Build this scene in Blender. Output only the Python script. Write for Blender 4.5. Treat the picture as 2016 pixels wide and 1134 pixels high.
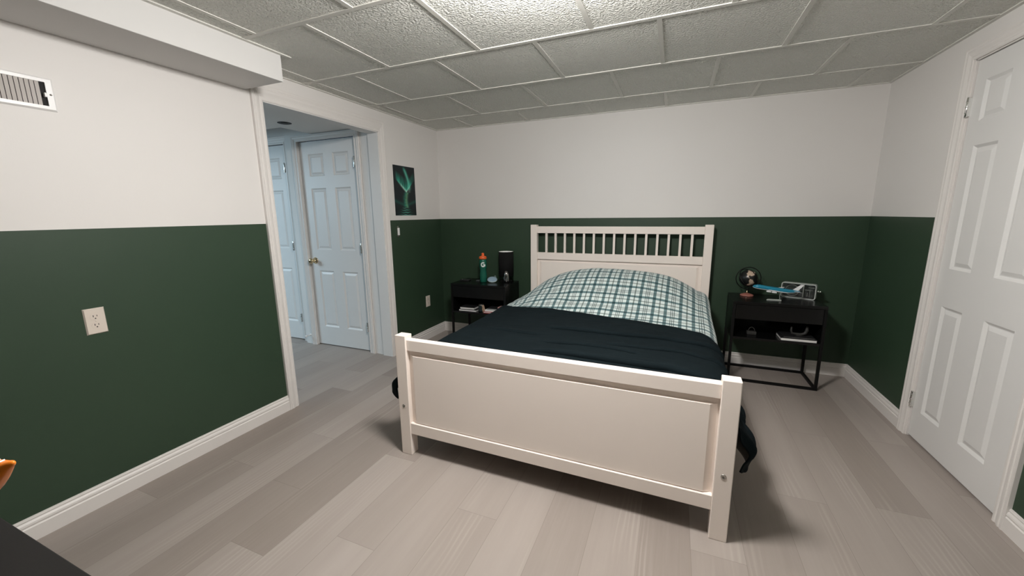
import bpy, bmesh, math, random
from mathutils import Vector, Matrix, noise

random.seed(7)
for o in list(bpy.data.objects):
    bpy.data.objects.remove(o)
SC = bpy.context.scene
COL = SC.collection
PI = math.pi

# ------------------------------------------------------------------ camera, world, exposure
W, H, G = 3.715, 2.1746, 1.2604          # room width, ceiling height, top of the green paint
YF = -6.0                                # unseen wall behind the camera, set back to reduce bounced light
cam = bpy.data.cameras.new('camera')
cam.sensor_fit = 'HORIZONTAL'
cam.sensor_width = 36.0
cam.lens = 769.84 * 36.0 / 2016.0
cam.clip_start = 0.02
camo = bpy.data.objects.new('camera', cam)
COL.objects.link(camo)
_r = Vector((0.92534, 0.37898, -0.01083)).normalized()
_f = Vector((-0.37429, 0.90861, -0.18532)).normalized()
_u = _r.cross(_f).normalized()
_r = _f.cross(_u).normalized()
camo.matrix_world = Matrix(((_r.x, _u.x, -_f.x, 2.3751), (_r.y, _u.y, -_f.y, -3.7268),
                            (_r.z, _u.z, -_f.z, 1.3027), (0, 0, 0, 1)))
SC.camera = camo

wd = bpy.data.worlds.new('world')
wd.use_nodes = True
wd.node_tree.nodes['Background'].inputs[0].default_value = (0.55, 0.75, 1.0, 1)
wd.node_tree.nodes['Background'].inputs[1].default_value = 0.05
SC.world = wd
SC.view_settings.view_transform = 'Standard'
SC.view_settings.look = 'None'
SC.view_settings.gamma = 1.0
SC.view_settings.use_curve_mapping = False
SC.view_settings.exposure = 0.0
LAMP_POS = (1.93, -2.48)
LAMP_STRENGTH = 206.0
LAMP_COLOR = (1.0, 0.975, 0.945)

# daylight that reaches the hallway from a window further along the basement
ar = bpy.data.lights.new('hall_daylight', 'AREA')
ar.shape = 'RECTANGLE'
ar.size, ar.size_y = 1.3, 0.9
ar.energy = 20
ar.spread = math.radians(105)
ar.color = (0.60, 0.84, 1.0)
aro = bpy.data.objects.new('hall_daylight', ar)
aro.location = (-2.75, -2.6, 1.85)
aro.rotation_euler = (math.radians(58), 0, math.radians(-30))
COL.objects.link(aro)

# ------------------------------------------------------------------ node helpers
def newmat(name):
    m = bpy.data.materials.new(name)
    m.use_nodes = True
    return m, m.node_tree.nodes, m.node_tree.links, m.node_tree.nodes['Principled BSDF']

def math_n(nt, op, a, b=None, c=None):
    n = nt.nodes.new('ShaderNodeMath'); n.operation = op
    for i, v in enumerate((a, b, c)):
        if v is None: continue
        if isinstance(v, (int, float)): n.inputs[i].default_value = v
        else: nt.links.new(v, n.inputs[i])
    return n.outputs[0]

def mix_n(nt, fac, a, b, blend='MIX'):
    n = nt.nodes.new('ShaderNodeMix'); n.data_type = 'RGBA'; n.blend_type = blend
    for s, v in ((n.inputs[0], fac), (n.inputs[6], a), (n.inputs[7], b)):
        if isinstance(v, (int, float)): s.default_value = v
        elif isinstance(v, (tuple, list)): s.default_value = (v[0], v[1], v[2], 1)
        else: nt.links.new(v, s)
    return n.outputs[2]

def noise_n(nt, vec, scale, detail=3, rough=0.5):
    n = nt.nodes.new('ShaderNodeTexNoise')
    n.inputs['Scale'].default_value = scale
    n.inputs['Detail'].default_value = detail
    n.inputs['Roughness'].default_value = rough
    if vec is not None: nt.links.new(vec, n.inputs['Vector'])
    return n

def bump_n(nt, height, strength, dist, bsdf):
    b = nt.nodes.new('ShaderNodeBump')
    b.inputs['Strength'].default_value = strength
    b.inputs['Distance'].default_value = dist
    nt.links.new(height, b.inputs['Height'])
    nt.links.new(b.outputs[0], bsdf.inputs['Normal'])

def plain(name, col, rough=0.5, metal=0.0, spec=0.5, nscale=0, namp=0.0, bscale=0, bstr=0.0, bdist=0.001, coat=0.0):
    m, N, L, P = newmat(name)
    P.inputs['Roughness'].default_value = rough
    P.inputs['Metallic'].default_value = metal
    P.inputs['Specular IOR Level'].default_value = spec
    P.inputs['Coat Weight'].default_value = coat
    nt = m.node_tree
    P.inputs['Base Color'].default_value = (*col, 1)
    tc = N.new('ShaderNodeTexCoord')
    if namp:
        n = noise_n(nt, tc.outputs['Object'], nscale)
        c = mix_n(nt, n.outputs['Fac'], tuple(v * (1 - namp) for v in col), tuple(min(1, v * (1 + namp)) for v in col))
        L.new(c, P.inputs['Base Color'])
    if bscale:
        n = noise_n(nt, tc.outputs['Object'], bscale, 2)
        bump_n(nt, n.outputs['Fac'], bstr, bdist, P)
    return m

def mat_wall():
    m, N, L, P = newmat('two_tone_wall_paint')
    nt = m.node_tree
    g = N.new('ShaderNodeNewGeometry')
    sp = N.new('ShaderNodeSeparateXYZ'); L.new(g.outputs['Position'], sp.inputs[0])
    up = math_n(nt, 'GREATER_THAN', sp.outputs['Z'], G)
    n = noise_n(nt, g.outputs['Position'], 1.3, 3)
    white = mix_n(nt, n.outputs['Fac'], (0.765, 0.735, 0.71), (0.80, 0.775, 0.75))
    green = mix_n(nt, n.outputs['Fac'], (0.0240, 0.0490, 0.0270), (0.0300, 0.0580, 0.0330))
    L.new(mix_n(nt, up, green, white), P.inputs['Base Color'])
    P.inputs['Roughness'].default_value = 0.5
    P.inputs['Specular IOR Level'].default_value = 0.42
    b = noise_n(nt, g.outputs['Position'], 160, 2)
    bump_n(nt, b.outputs['Fac'], 0.12, 0.0015, P)
    return m

def mat_floor():
    m, N, L, P = newmat('grey_oak_vinyl_plank')
    nt = m.node_tree
    g = N.new('ShaderNodeNewGeometry')
    sp = N.new('ShaderNodeSeparateXYZ'); L.new(g.outputs['Position'], sp.inputs[0])
    X = math_n(nt, 'DIVIDE', math_n(nt, 'ADD', sp.outputs['X'], 19.3 - 0.002), 0.193)
    row = math_n(nt, 'FLOOR', X)
    fx = math_n(nt, 'FRACT', X)
    wn = N.new('ShaderNodeTexWhiteNoise'); wn.noise_dimensions = '1D'
    L.new(row, wn.inputs['W'])
    Y = math_n(nt, 'DIVIDE', math_n(nt, 'ADD', sp.outputs['Y'], math_n(nt, 'MULTIPLY', wn.outputs['Value'], 1.22)), 1.22)
    cell = math_n(nt, 'FLOOR', Y)
    fy = math_n(nt, 'FRACT', Y)
    cb = N.new('ShaderNodeCombineXYZ'); L.new(row, cb.inputs[0]); L.new(cell, cb.inputs[1])
    wn2 = N.new('ShaderNodeTexWhiteNoise'); wn2.noise_dimensions = '3D'
    L.new(cb.outputs[0], wn2.inputs['Vector'])
    rnd = wn2.outputs['Value']
    # per plank shifted coordinates
    off = math_n(nt, 'MULTIPLY', rnd, 37.0)
    gv = N.new('ShaderNodeCombineXYZ')
    L.new(math_n(nt, 'MULTIPLY', sp.outputs['X'], 9.0), gv.inputs[0])
    L.new(math_n(nt, 'MULTIPLY', sp.outputs['Y'], 0.8), gv.inputs[1])
    L.new(off, gv.inputs[2])
    broad = noise_n(nt, gv.outputs[0], 1.0, 3, 0.5)
    gv2 = N.new('ShaderNodeCombineXYZ')
    L.new(math_n(nt, 'MULTIPLY', sp.outputs['X'], 90.0), gv2.inputs[0])
    L.new(math_n(nt, 'MULTIPLY', sp.outputs['Y'], 4.0), gv2.inputs[1])
    L.new(off, gv2.inputs[2])
    fine = noise_n(nt, gv2.outputs[0], 1.0, 4, 0.6)
    # cathedral grain: distorted rings across the plank
    wv = N.new('ShaderNodeTexWave'); wv.wave_type = 'BANDS'; wv.bands_direction = 'X'
    wv.inputs['Scale'].default_value = 1.0
    wv.inputs['Distortion'].default_value = 14.0
    wv.inputs['Detail'].default_value = 2.0
    wv.inputs['Detail Scale'].default_value = 0.7
    gv3 = N.new('ShaderNodeCombineXYZ')
    L.new(math_n(nt, 'MULTIPLY', sp.outputs['X'], 15.0), gv3.inputs[0])
    L.new(math_n(nt, 'MULTIPLY', sp.outputs['Y'], 1.3), gv3.inputs[1])
    L.new(off, gv3.inputs[2])
    L.new(gv3.outputs[0], wv.inputs['Vector'])
    lo, hi = (0.270, 0.230, 0.204), (0.408, 0.362, 0.330)
    base = mix_n(nt, rnd, lo, hi)
    base = mix_n(nt, math_n(nt, 'MULTIPLY', math_n(nt, 'SUBTRACT', broad.outputs['Fac'], 0.3), 0.9), base, (0.248, 0.208, 0.184))
    gm = N.new('ShaderNodeCombineXYZ')
    L.new(math_n(nt, 'MULTIPLY', sp.outputs['X'], 7.0), gm.inputs[0])
    L.new(math_n(nt, 'MULTIPLY', sp.outputs['Y'], 1.1), gm.inputs[1])
    L.new(math_n(nt, 'ADD', off, 11.0), gm.inputs[2])
    msk = noise_n(nt, gm.outputs[0], 1.0, 2, 0.5)
    mk = N.new('ShaderNodeMapRange'); mk.inputs['From Min'].default_value = 0.52; mk.inputs['From Max'].default_value = 0.68
    L.new(msk.outputs['Fac'], mk.inputs['Value'])
    grain = math_n(nt, 'MULTIPLY', math_n(nt, 'POWER', wv.outputs['Fac'], 2.5), mk.outputs[0])
    base = mix_n(nt, math_n(nt, 'MULTIPLY', grain, 0.30), base, (0.50, 0.445, 0.40))
    base = mix_n(nt, math_n(nt, 'MULTIPLY', math_n(nt, 'SUBTRACT', fine.outputs['Fac'], 0.35), 0.35), base, (0.42, 0.365, 0.325))
    # joints
    ex = math_n(nt, 'MULTIPLY', math_n(nt, 'MINIMUM', fx, math_n(nt, 'SUBTRACT', 1.0, fx)), 0.193)
    ey = math_n(nt, 'MULTIPLY', math_n(nt, 'MINIMUM', fy, math_n(nt, 'SUBTRACT', 1.0, fy)), 1.22)
    e = math_n(nt, 'LESS_THAN', math_n(nt, 'MINIMUM', ex, ey), 0.0011)
    base = mix_n(nt, math_n(nt, 'MULTIPLY', e, 0.35), base, (0.12, 0.10, 0.085))
    L.new(base, P.inputs['Base Color'])
    P.inputs['Roughness'].default_value = 0.48
    P.inputs['Specular IOR Level'].default_value = 0.4
    hgt = math_n(nt, 'SUBTRACT', math_n(nt, 'MULTIPLY', fine.outputs['Fac'], 0.5), e)
    bump_n(nt, hgt, 0.15, 0.001, P)
    return m

def mat_tile():
    m, N, L, P = newmat('textured_ceiling_tile')
    nt = m.node_tree
    g = N.new('ShaderNodeNewGeometry')
    n1 = noise_n(nt, g.outputs['Position'], 90, 2, 0.5)
    n2 = noise_n(nt, g.outputs['Position'], 1.2, 2)
    c = mix_n(nt, n2.outputs['Fac'], (0.93, 0.93, 0.87), (0.96, 0.96, 0.90))
    L.new(c, P.inputs['Base Color'])
    P.inputs['Roughness'].default_value = 0.75
    P.inputs['Specular IOR Level'].default_value = 0.25
    cr = N.new('ShaderNodeValToRGB')
    cr.color_ramp.elements[0].position = 0.36; cr.color_ramp.elements[1].position = 0.66
    L.new(n1.outputs['Fac'], cr.inputs['Fac'])
    bump_n(nt, cr.outputs['Color'], 1.0, 0.009, P)
    return m

def mat_plaid():
    m, N, L, P = newmat('mint_and_teal_plaid_cotton')
    nt = m.node_tree
    uv = N.new('ShaderNodeUVMap'); uv.uv_map = 'UVMap'
    sp = N.new('ShaderNodeSeparateXYZ'); L.new(uv.outputs['UV'], sp.inputs[0])
    PER = 0.178
    def band(t, c, hw):
        return math_n(nt, 'LESS_THAN', math_n(nt, 'ABSOLUTE', math_n(nt, 'SUBTRACT', t, c)), hw)
    def setup(sock):
        t = math_n(nt, 'FRACT', math_n(nt, 'ADD', math_n(nt, 'DIVIDE', sock, PER), 20.0))
        wide = math_n(nt, 'ADD', band(t, 0.28, 0.058), band(t, 0.74, 0.058))
        soft = band(t, 0.51, 0.026)
        thin = math_n(nt, 'ADD', math_n(nt, 'ADD', band(t, 0.0, 0.012), band(t, 1.0, 0.012)), math_n(nt, 'ADD', band(t, 0.065, 0.013), band(t, 0.935, 0.013)))
        return wide, soft, thin
    col = (0.63, 0.70, 0.68)
    c = None
    for s in (sp.outputs['X'], sp.outputs['Y']):
        wide, soft, thin = setup(s)
        c0 = col if c is None else c
        c = mix_n(nt, wide, c0, mix_n(nt, 1.0, c0, (0.20, 0.295, 0.315), 'MULTIPLY'))
        c = mix_n(nt, soft, c, mix_n(nt, 1.0, c, (0.36, 0.40, 0.39), 'MULTIPLY'))
        c = mix_n(nt, thin, c, mix_n(nt, 1.0, c, (0.22, 0.26, 0.26), 'MULTIPLY'))
    L.new(c, P.inputs['Base Color'])
    P.inputs['Roughness'].default_value = 0.9
    P.inputs['Specular IOR Level'].default_value = 0.2
    P.inputs['Sheen Weight'].default_value = 0.15
    return m

def mat_attr(name, rough=0.5, spec=0.5):
    m, N, L, P = newmat(name)
    a = N.new('ShaderNodeAttribute'); a.attribute_name = 'print'
    L.new(a.outputs['Color'], P.inputs['Base Color'])
    P.inputs['Roughness'].default_value = rough
    P.inputs['Specular IOR Level'].default_value = spec
    return m

def mat_glass(name, col=(1, 1, 1), rough=0.03, alpha_mix=0.6):
    m, N, L, P = newmat(name)
    P.inputs['Base Color'].default_value = (*col, 1)
    P.inputs['Roughness'].default_value = rough
    P.inputs['Transmission Weight'].default_value = 1.0
    P.inputs['IOR'].default_value = 1.3
    return m

def mat_emit(name, col, strength):
    m, N, L, P = newmat(name)
    P.inputs['Base Color'].default_value = (0.9, 0.9, 0.9, 1)
    P.inputs['Emission Color'].default_value = (*col, 1)
    P.inputs['Emission Strength'].default_value = strength
    return m

M = {}
M['wall'] = mat_wall()
M['floor'] = mat_floor()
M['tile'] = mat_tile()
M['grid'] = plain('off_white_ceiling_grid', (0.72, 0.71, 0.66), 0.5)
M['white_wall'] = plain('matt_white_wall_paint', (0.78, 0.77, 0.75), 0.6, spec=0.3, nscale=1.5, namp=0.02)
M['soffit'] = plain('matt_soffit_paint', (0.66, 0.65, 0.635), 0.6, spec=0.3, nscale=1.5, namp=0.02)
M['trim'] = plain('satin_white_trim_paint', (0.78, 0.745, 0.715), 0.4, nscale=3, namp=0.02)
M['door'] = plain('satin_white_door_paint', (0.76, 0.75, 0.735), 0.42, nscale=3, namp=0.02)
M['bed'] = plain('white_stained_bed_lacquer', (0.92, 0.825, 0.755), 0.38, nscale=4, namp=0.02, bscale=60, bstr=0.05)
M['blanket'] = plain('blue_black_cotton', (0.0058, 0.0102, 0.0122), 0.9, spec=0.08, nscale=6, namp=0.25, bscale=220, bstr=0.3)
M['blanket_in'] = plain('grey_blanket_lining', (0.11, 0.105, 0.10), 0.9, spec=0.2, nscale=8, namp=0.15)
M['plaid'] = mat_plaid()
M['plaid_in'] = plain('pale_duvet_lining', (0.5, 0.52, 0.52), 0.9, spec=0.2, nscale=8, namp=0.05)
M['mattress'] = plain('white_mattress_ticking', (0.7, 0.69, 0.67), 0.9, nscale=20, namp=0.05)
M['black_lacquer'] = plain('black_lacquer', (0.0036, 0.0038, 0.0038), 0.24, spec=0.32, nscale=5, namp=0.15)
M['black_metal'] = plain('black_powder_coat', (0.0035, 0.0035, 0.0035), 0.5, spec=0.25, nscale=20, namp=0.2)
M['black_plastic'] = plain('black_plastic', (0.008, 0.008, 0.008), 0.4, nscale=20, namp=0.2)
M['chrome'] = plain('polished_chrome', (0.82, 0.82, 0.80), 0.12, metal=1.0, nscale=6, namp=0.03)
M['nickel'] = plain('satin_nickel', (0.52, 0.50, 0.47), 0.32, metal=1.0, nscale=20, namp=0.1)
M['brass'] = plain('polished_brass', (0.75, 0.60, 0.38), 0.18, metal=1.0, nscale=10, namp=0.05)
M['ivory'] = plain('ivory_plastic', (0.72, 0.64, 0.56), 0.4, nscale=20, namp=0.03)
M['slot'] = plain('dark_slot', (0.03, 0.025, 0.02), 0.8, nscale=30, namp=0.2)
M['vent'] = plain('white_enamel', (0.88, 0.87, 0.86), 0.35, nscale=10, namp=0.02)
M['vent_fin'] = plain('grey_white_enamel', (0.62, 0.58, 0.55), 0.45, nscale=10, namp=0.05)
M['dark'] = plain('dark_duct', (0.015, 0.014, 0.013), 0.8, nscale=10, namp=0.2)
M['shade'] = plain('black_lamp_fabric', (0.0065, 0.0065, 0.0065), 0.9, spec=0.2, bscale=300, bstr=0.3)
M['shade_in'] = plain('white_shade_lining', (0.85, 0.85, 0.83), 0.8, nscale=10, namp=0.02)
M['bottle'] = plain('green_squeeze_plastic', (0.010, 0.115, 0.075), 0.28, nscale=12, namp=0.2, spec=0.5)
M['bottle_dark'] = plain('dark_green_plastic', (0.007, 0.040, 0.030), 0.35, nscale=12, namp=0.2)
M['orange'] = plain('orange_plastic', (0.80, 0.135, 0.03), 0.35, nscale=12, namp=0.06)
M['toy_orange'] = plain('glossy_orange_plastic', (0.90, 0.24, 0.02), 0.3, nscale=30, namp=0.06)
M['white_print'] = plain('white_print', (0.82, 0.83, 0.82), 0.5, nscale=30, namp=0.03)
M['pale_blue'] = plain('pale_blue_rubber', (0.30, 0.42, 0.52), 0.6, nscale=60, namp=0.18)
M['pale_rim'] = plain('mint_rim', (0.55, 0.66, 0.66), 0.5, nscale=30, namp=0.05)
M['grey_blue'] = plain('dull_grey_blue', (0.07, 0.085, 0.085), 0.6, nscale=40, namp=0.4)
M['paper'] = plain('white_paper', (0.80, 0.79, 0.76), 0.8, nscale=200, namp=0.06)
M['cover_black'] = plain('black_book_cover', (0.012, 0.012, 0.013), 0.5, nscale=30, namp=0.3)
M['cover_red'] = plain('red_book_cover', (0.34, 0.045, 0.04), 0.5, nscale=30, namp=0.2)
M['cover_pink'] = plain('pink_card', (0.56, 0.30, 0.28), 0.6, nscale=80, namp=0.4)
M['kraft'] = plain('kraft_paper', (0.42, 0.29, 0.20), 0.85, nscale=60, namp=0.3)
M['grey_dark'] = plain('dark_grey_stone', (0.026, 0.025, 0.023), 0.6, nscale=60, namp=0.5)
M['globe'] = mat_attr('printed_globe_map', 0.3)
M['rosewood'] = plain('reddish_wood', (0.34, 0.13, 0.10), 0.35, nscale=40, namp=0.4)
M['plane_blue'] = plain('bright_blue_paint', (0.004, 0.19, 0.30), 0.25, nscale=30, namp=0.08, coat=0.4)
M['plane_white'] = plain('white_gloss_paint', (0.78, 0.79, 0.80), 0.3, nscale=30, namp=0.03)
M['clear'] = mat_glass('clear_acrylic')
M['frosted'] = plain('frosted_acrylic_edge', (0.50, 0.53, 0.50), 0.35, nscale=60, namp=0.1)
M['smoke'] = plain('smoky_inner_parts', (0.05, 0.06, 0.057), 0.4, nscale=60, namp=0.4)
M['poster'] = mat_attr('aurora_print', 0.45, 0.3)
M['lamp_glass'] = mat_emit('glowing_opal_glass', LAMP_COLOR, LAMP_STRENGTH)
M['desk'] = plain('charcoal_desk_laminate', (0.0095, 0.0090, 0.0085), 0.6, nscale=300, namp=0.5, spec=0.3)

# ------------------------------------------------------------------ mesh helpers
class MB:
    def __init__(s): s.v = []; s.f = []; s.mi = []; s.sm = []
    def add(s, vs, fs, mat=0, smooth=False, T=None):
        b = len(s.v)
        for p in vs:
            p = Vector(p)
            s.v.append(T @ p if T is not None else p)
        for f in fs:
            s.f.append([b + i for i in f]); s.mi.append(mat); s.sm.append(smooth)
        return s
    def box(s, x0, x1, y0, y1, z0, z1, mat=0, T=None):
        vs = [(x, y, z) for z in (z0, z1) for y in (y0, y1) for x in (x0, x1)]
        fs = [(0, 2, 3, 1), (4, 5, 7, 6), (0, 1, 5, 4), (2, 6, 7, 3), (0, 4, 6, 2), (1, 3, 7, 5)]
        return s.add(vs, fs, mat, False, T)
    def lathe(s, prof, seg=32, c=(0, 0, 0), mat=0, smooth=True, T=None, cap=True):
        vs = []; fs = []; n = len(prof)
        for k in range(seg):
            a = 2 * PI * k / seg
            for r, z in prof:
                vs.append((c[0] + r * math.cos(a), c[1] + r * math.sin(a), c[2] + z))
        for k in range(seg):
            k2 = (k + 1) % seg
            for i in range(n - 1):
                fs.append((k * n + i, k2 * n + i, k2 * n + i + 1, k * n + i + 1))
        if cap:
            if prof[0][0] > 1e-6: fs.append([k * n for k in range(seg)][::-1])
            if prof[-1][0] > 1e-6: fs.append([k * n + n - 1 for k in range(seg)])
        return s.add(vs, fs, mat, smooth, T)
    def tube(s, pts, r, seg=10, mat=0, closed=False, T=None, rads=None):
        pts = [Vector(p) for p in pts]; n = len(pts); vs = []; fs = []
        up = Vector((0, 0, 1))
        prev = None
        for i, p in enumerate(pts):
            if closed: d = pts[(i + 1) % n] - pts[i - 1]
            else: d = pts[min(i + 1, n - 1)] - pts[max(i - 1, 0)]
            d.normalize()
            if prev is None:
                a = d.cross(up)
                if a.length < 1e-4: a = d.cross(Vector((1, 0, 0)))
            else:
                a = prev - d * prev.dot(d)
            a.normalize(); prev = a
            b = d.cross(a)
            rr = rads[i] if rads else r
            for k in range(seg):
                t = 2 * PI * k / seg
                vs.append(p + a * rr * math.cos(t) + b * rr * math.sin(t))
        m = n if closed else n - 1
        for i in range(m):
            j = (i + 1) % n
            for k in range(seg):
                k2 = (k + 1) % seg
                fs.append((i * seg + k, i * seg + k2, j * seg + k2, j * seg + k))
        if not closed:
            fs.append([k for k in range(seg)][::-1]); fs.append([(n - 1) * seg + k for k in range(seg)])
        return s.add(vs, fs, mat, True, T)
    def prism(s, poly, axis, a0, a1, mat=0, T=None, smooth=False):
        # poly: list of 2d points in the two axes other than `axis`
        def mk(p, t):
            if axis == 0: return (t, p[0], p[1])
            if axis == 1: return (p[0], t, p[1])
            return (p[0], p[1], t)
        n = len(poly)
        vs = [mk(p, a0) for p in poly] + [mk(p, a1) for p in poly]
        fs = [list(range(n))[::-1], list(range(n, 2 * n))]
        b = len(s.f)
        s.add(vs, fs, mat, False, T)
        base = len(s.v) - 2 * n
        for i in range(n):
            j = (i + 1) % n
            s.f.append([base + i, base + j, base + n + j, base + n + i]); s.mi.append(mat); s.sm.append(smooth)
        return s
    def build(s, name, mats, parent=None, loc=(0, 0, 0), rot=(0, 0, 0), bevel=0.0, seg=2, fix=True):
        me = bpy.data.meshes.new(name)
        me.from_pydata([tuple(p) for p in s.v], [], s.f)
        if not isinstance(mats, (list, tuple)): mats = [mats]
        for m in mats: me.materials.append(m)
        for i, p in enumerate(me.polygons):
            p.material_index = min(s.mi[i], len(mats) - 1); p.use_smooth = s.sm[i]
        me.update()
        if fix:
            bm = bmesh.new(); bm.from_mesh(me)
            bmesh.ops.recalc_face_normals(bm, faces=bm.faces[:])
            bm.to_mesh(me); bm.free()
        o = bpy.data.objects.new(name, me)
        COL.objects.link(o)
        o.location = loc; o.rotation_euler = rot
        if parent is not None: o.parent = parent
        if bevel:
            md = o.modifiers.new('bevel', 'BEVEL'); md.width = bevel; md.segments = seg
            md.limit_method = 'ANGLE'; md.angle_limit = math.radians(40)
        return o

def tag(o, label, cat, group=None, kind=None):
    o['label'] = label; o['category'] = cat
    if group: o['group'] = group
    if kind: o['kind'] = kind
    return o

def empty(name, loc, rz=0.0):
    o = bpy.data.objects.new(name, None)
    o.empty_display_size = 0.1
    COL.objects.link(o)
    o.location = loc; o.rotation_euler = (0, 0, rz)
    return o

def struct(o, label=None):
    o['kind'] = 'structure'
    if label: o['label'] = label
    return o

def TR(loc=(0, 0, 0), rz=0.0, rx=0.0, ry=0.0):
    return Matrix.Translation(loc) @ Matrix.Rotation(rz, 4, 'Z') @ Matrix.Rotation(ry, 4, 'Y') @ Matrix.Rotation(rx, 4, 'X')

def rounded_rect(x0, x1, z0, z1, r, n=5):
    pts = []
    for cx, cz, a0 in ((x1 - r, z0 + r, -90), (x1 - r, z1 - r, 0), (x0 + r, z1 - r, 90), (x0 + r, z0 + r, 180)):
        for k in range(n + 1):
            a = math.radians(a0 + 90 * k / n)
            pts.append((cx + r * math.cos(a), cz + r * math.sin(a)))
    return pts

# ------------------------------------------------------------------ room shell
OY0, OY1, OZ = -1.94, -0.92, 2.0          # hall opening in the left wall
T = 0.10
struct(MB().box(-4.2, W + 0.2, YF - 0.1, 0.1, -0.05, 0.0).build('floor', M['floor']), 'grey oak plank floor')

mb = MB()
mb.box(-T, 0, YF, OY0, 0, 2.45); mb.box(-T, 0, OY1, 0.0, 0, 2.45); mb.box(-T, 0, OY0, OY1, OZ, 2.45)
wl = mb.build('wall_left', [M['wall'], M['white_wall']])
for p in wl.data.polygons:
    if p.normal.x < -0.5 or abs(p.normal.y) > 0.5: p.material_index = 1
struct(wl, 'white over dark green wall with the hall opening')
struct(MB().box(-T, W + 0.2, 0.0, 0.1, 0, 2.45).build('wall_back', M['wall']), 'white over dark green wall behind the bed')
DY0, DY1, DZ = -1.605, -0.893, 2.03       # door opening in the right wall
mb = MB()
mb.box(W, W + 0.12, YF, DY0, 0, 2.45); mb.box(W, W + 0.12, DY1, 0.0, 0, 2.45); mb.box(W, W + 0.12, DY0, DY1, DZ, 2.45)
struct(mb.build('wall_right', M['wall']), 'white over dark green wall with a white door')
struct(MB().box(-T, W + 0.12, YF - 0.1, YF, 0, 2.45).build('wall_front', plain('bounce_cutting_green', (0.03, 0.054, 0.032), 0.55, nscale=1.3, namp=0.1)), 'unseen wall behind the camera, all dark green to cut bounced light')  # unseen wall, coloured all dark green so shadows get less bounce

# ceiling tiles and T-bar grid
TT = 0.607
struct(MB().box(0, W, YF, 0, H + 0.003, H + 0.03).build('ceiling', M['tile']), 'grey textured drop ceiling tiles')
rows = [-0.42]
while rows[-1] > YF: rows.append(rows[-1] - 0.61)
mb = MB()
bw = 0.0115
for y in rows:
    if y > YF: mb.box(0.0, W, y - bw, y + bw, H - 0.001, H + 0.004)
ys = [0.0] + rows
for k in range(len(ys) - 1):
    ya, yb = ys[k] - bw, max(ys[k + 1] + bw, YF)
    ph = 0.434 if k % 2 == 0 else 0.735
    x = ph - TT if ph - TT > 0.05 else ph
    while x < W - 0.03:
        if x > 0.05: mb.box(x - bw, x + bw, yb, ya, H - 0.0004, H + 0.004)
        x += TT
    if k in (1, 2): mb.box(0.10, 0.10 + 2 * bw, yb, ya, H - 0.0004, H + 0.004)
struct(mb.build('trim_1', M['grid']), 'off white ceiling grid bars')
mb = MB()
a = 0.019
mb.box(0, W, -a, 0, H - 0.003, H + 0.0035); mb.box(0, a, -2.035, -a, H - 0.003, H + 0.0035)
mb.box(W - a, W, YF, -a, H - 0.003, H + 0.0035); mb.box(0.32, 0.32 + 0.022, YF, -1.985, H - 0.003, H + 0.0035)
mb.box(0, W, YF, YF + a, H - 0.003, H + 0.0035)
struct(mb.build('trim_2', M['grid']), 'off white wall angle round the ceiling')

# soffit (boxed duct) over the left wall
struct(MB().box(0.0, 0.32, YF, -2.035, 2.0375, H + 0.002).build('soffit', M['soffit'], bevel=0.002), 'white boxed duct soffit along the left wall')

# casing profile, swept round an opening: (across, depth)
CAS = [(0.0, 0.0), (0.0, 0.010), (0.006, 0.013), (0.016, 0.013), (0.020, 0.010), (0.028, 0.012), (0.040, 0.017), (0.050, 0.018),
       (0.054, 0.015), (0.062, 0.018), (0.070, 0.018), (0.072, 0.015), (0.072, 0.0)]
def casing(name, a0, a1, zt, Tm, width=0.072, top=None, label=None, z0=0.0):
    mb = MB(); k = width / 0.072
    vs = []; n = len(CAS)
    ku = (top / 0.072) if top else k
    for u, d in CAS: vs.append((a0 - u * k, -d, z0))
    for u, d in CAS: vs.append((a0 - u * k, -d, zt + u * ku))
    for u, d in CAS: vs.append((a1 + u * k, -d, zt + u * ku))
    for u, d in CAS: vs.append((a1 + u * k, -d, z0))
    fs = []
    for s in range(3):
        for i in range(n - 1): fs.append((s * n + i, s * n + i + 1, (s + 1) * n + i + 1, (s + 1) * n + i))
    fs.append(list(range(n))); fs.append(list(range(3 * n, 4 * n)))
    mb.add(vs, fs, 0, False, Tm)
    return struct(mb.build(name, M['trim']), label)
# local x along the wall, local -y out of the wall
T_left = Matrix(((0, -1, 0, 0), (1, 0, 0, 0), (0, 0, 1, 0), (0, 0, 0, 1)))        # -y -> +x, x -> +y
T_right = Matrix(((0, 1, 0, W), (-1, 0, 0, 0), (0, 0, 1, 0), (0, 0, 0, 1)))       # -y -> -x, x -> -y
casing('trim_4', OY0, OY1, OZ, T_left, 0.070, 0.092, 'white casing round the hall opening')
casing('trim_5', -DY1, -DY0, DZ, T_right, 0.066, 0.066, 'white casing round the right door')
# opening jamb lining
mb = MB()
mb.box(-T - 0.005, 0.004, OY0, OY0 + 0.006, 0, OZ); mb.box(-T - 0.005, 0.004, OY1 - 0.006, OY1, 0, OZ); mb.box(-T - 0.005, 0.004, OY0, OY1, OZ - 0.006, OZ)
struct(mb.build('trim_6', M['door']), 'white lining of the hall opening')

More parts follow.
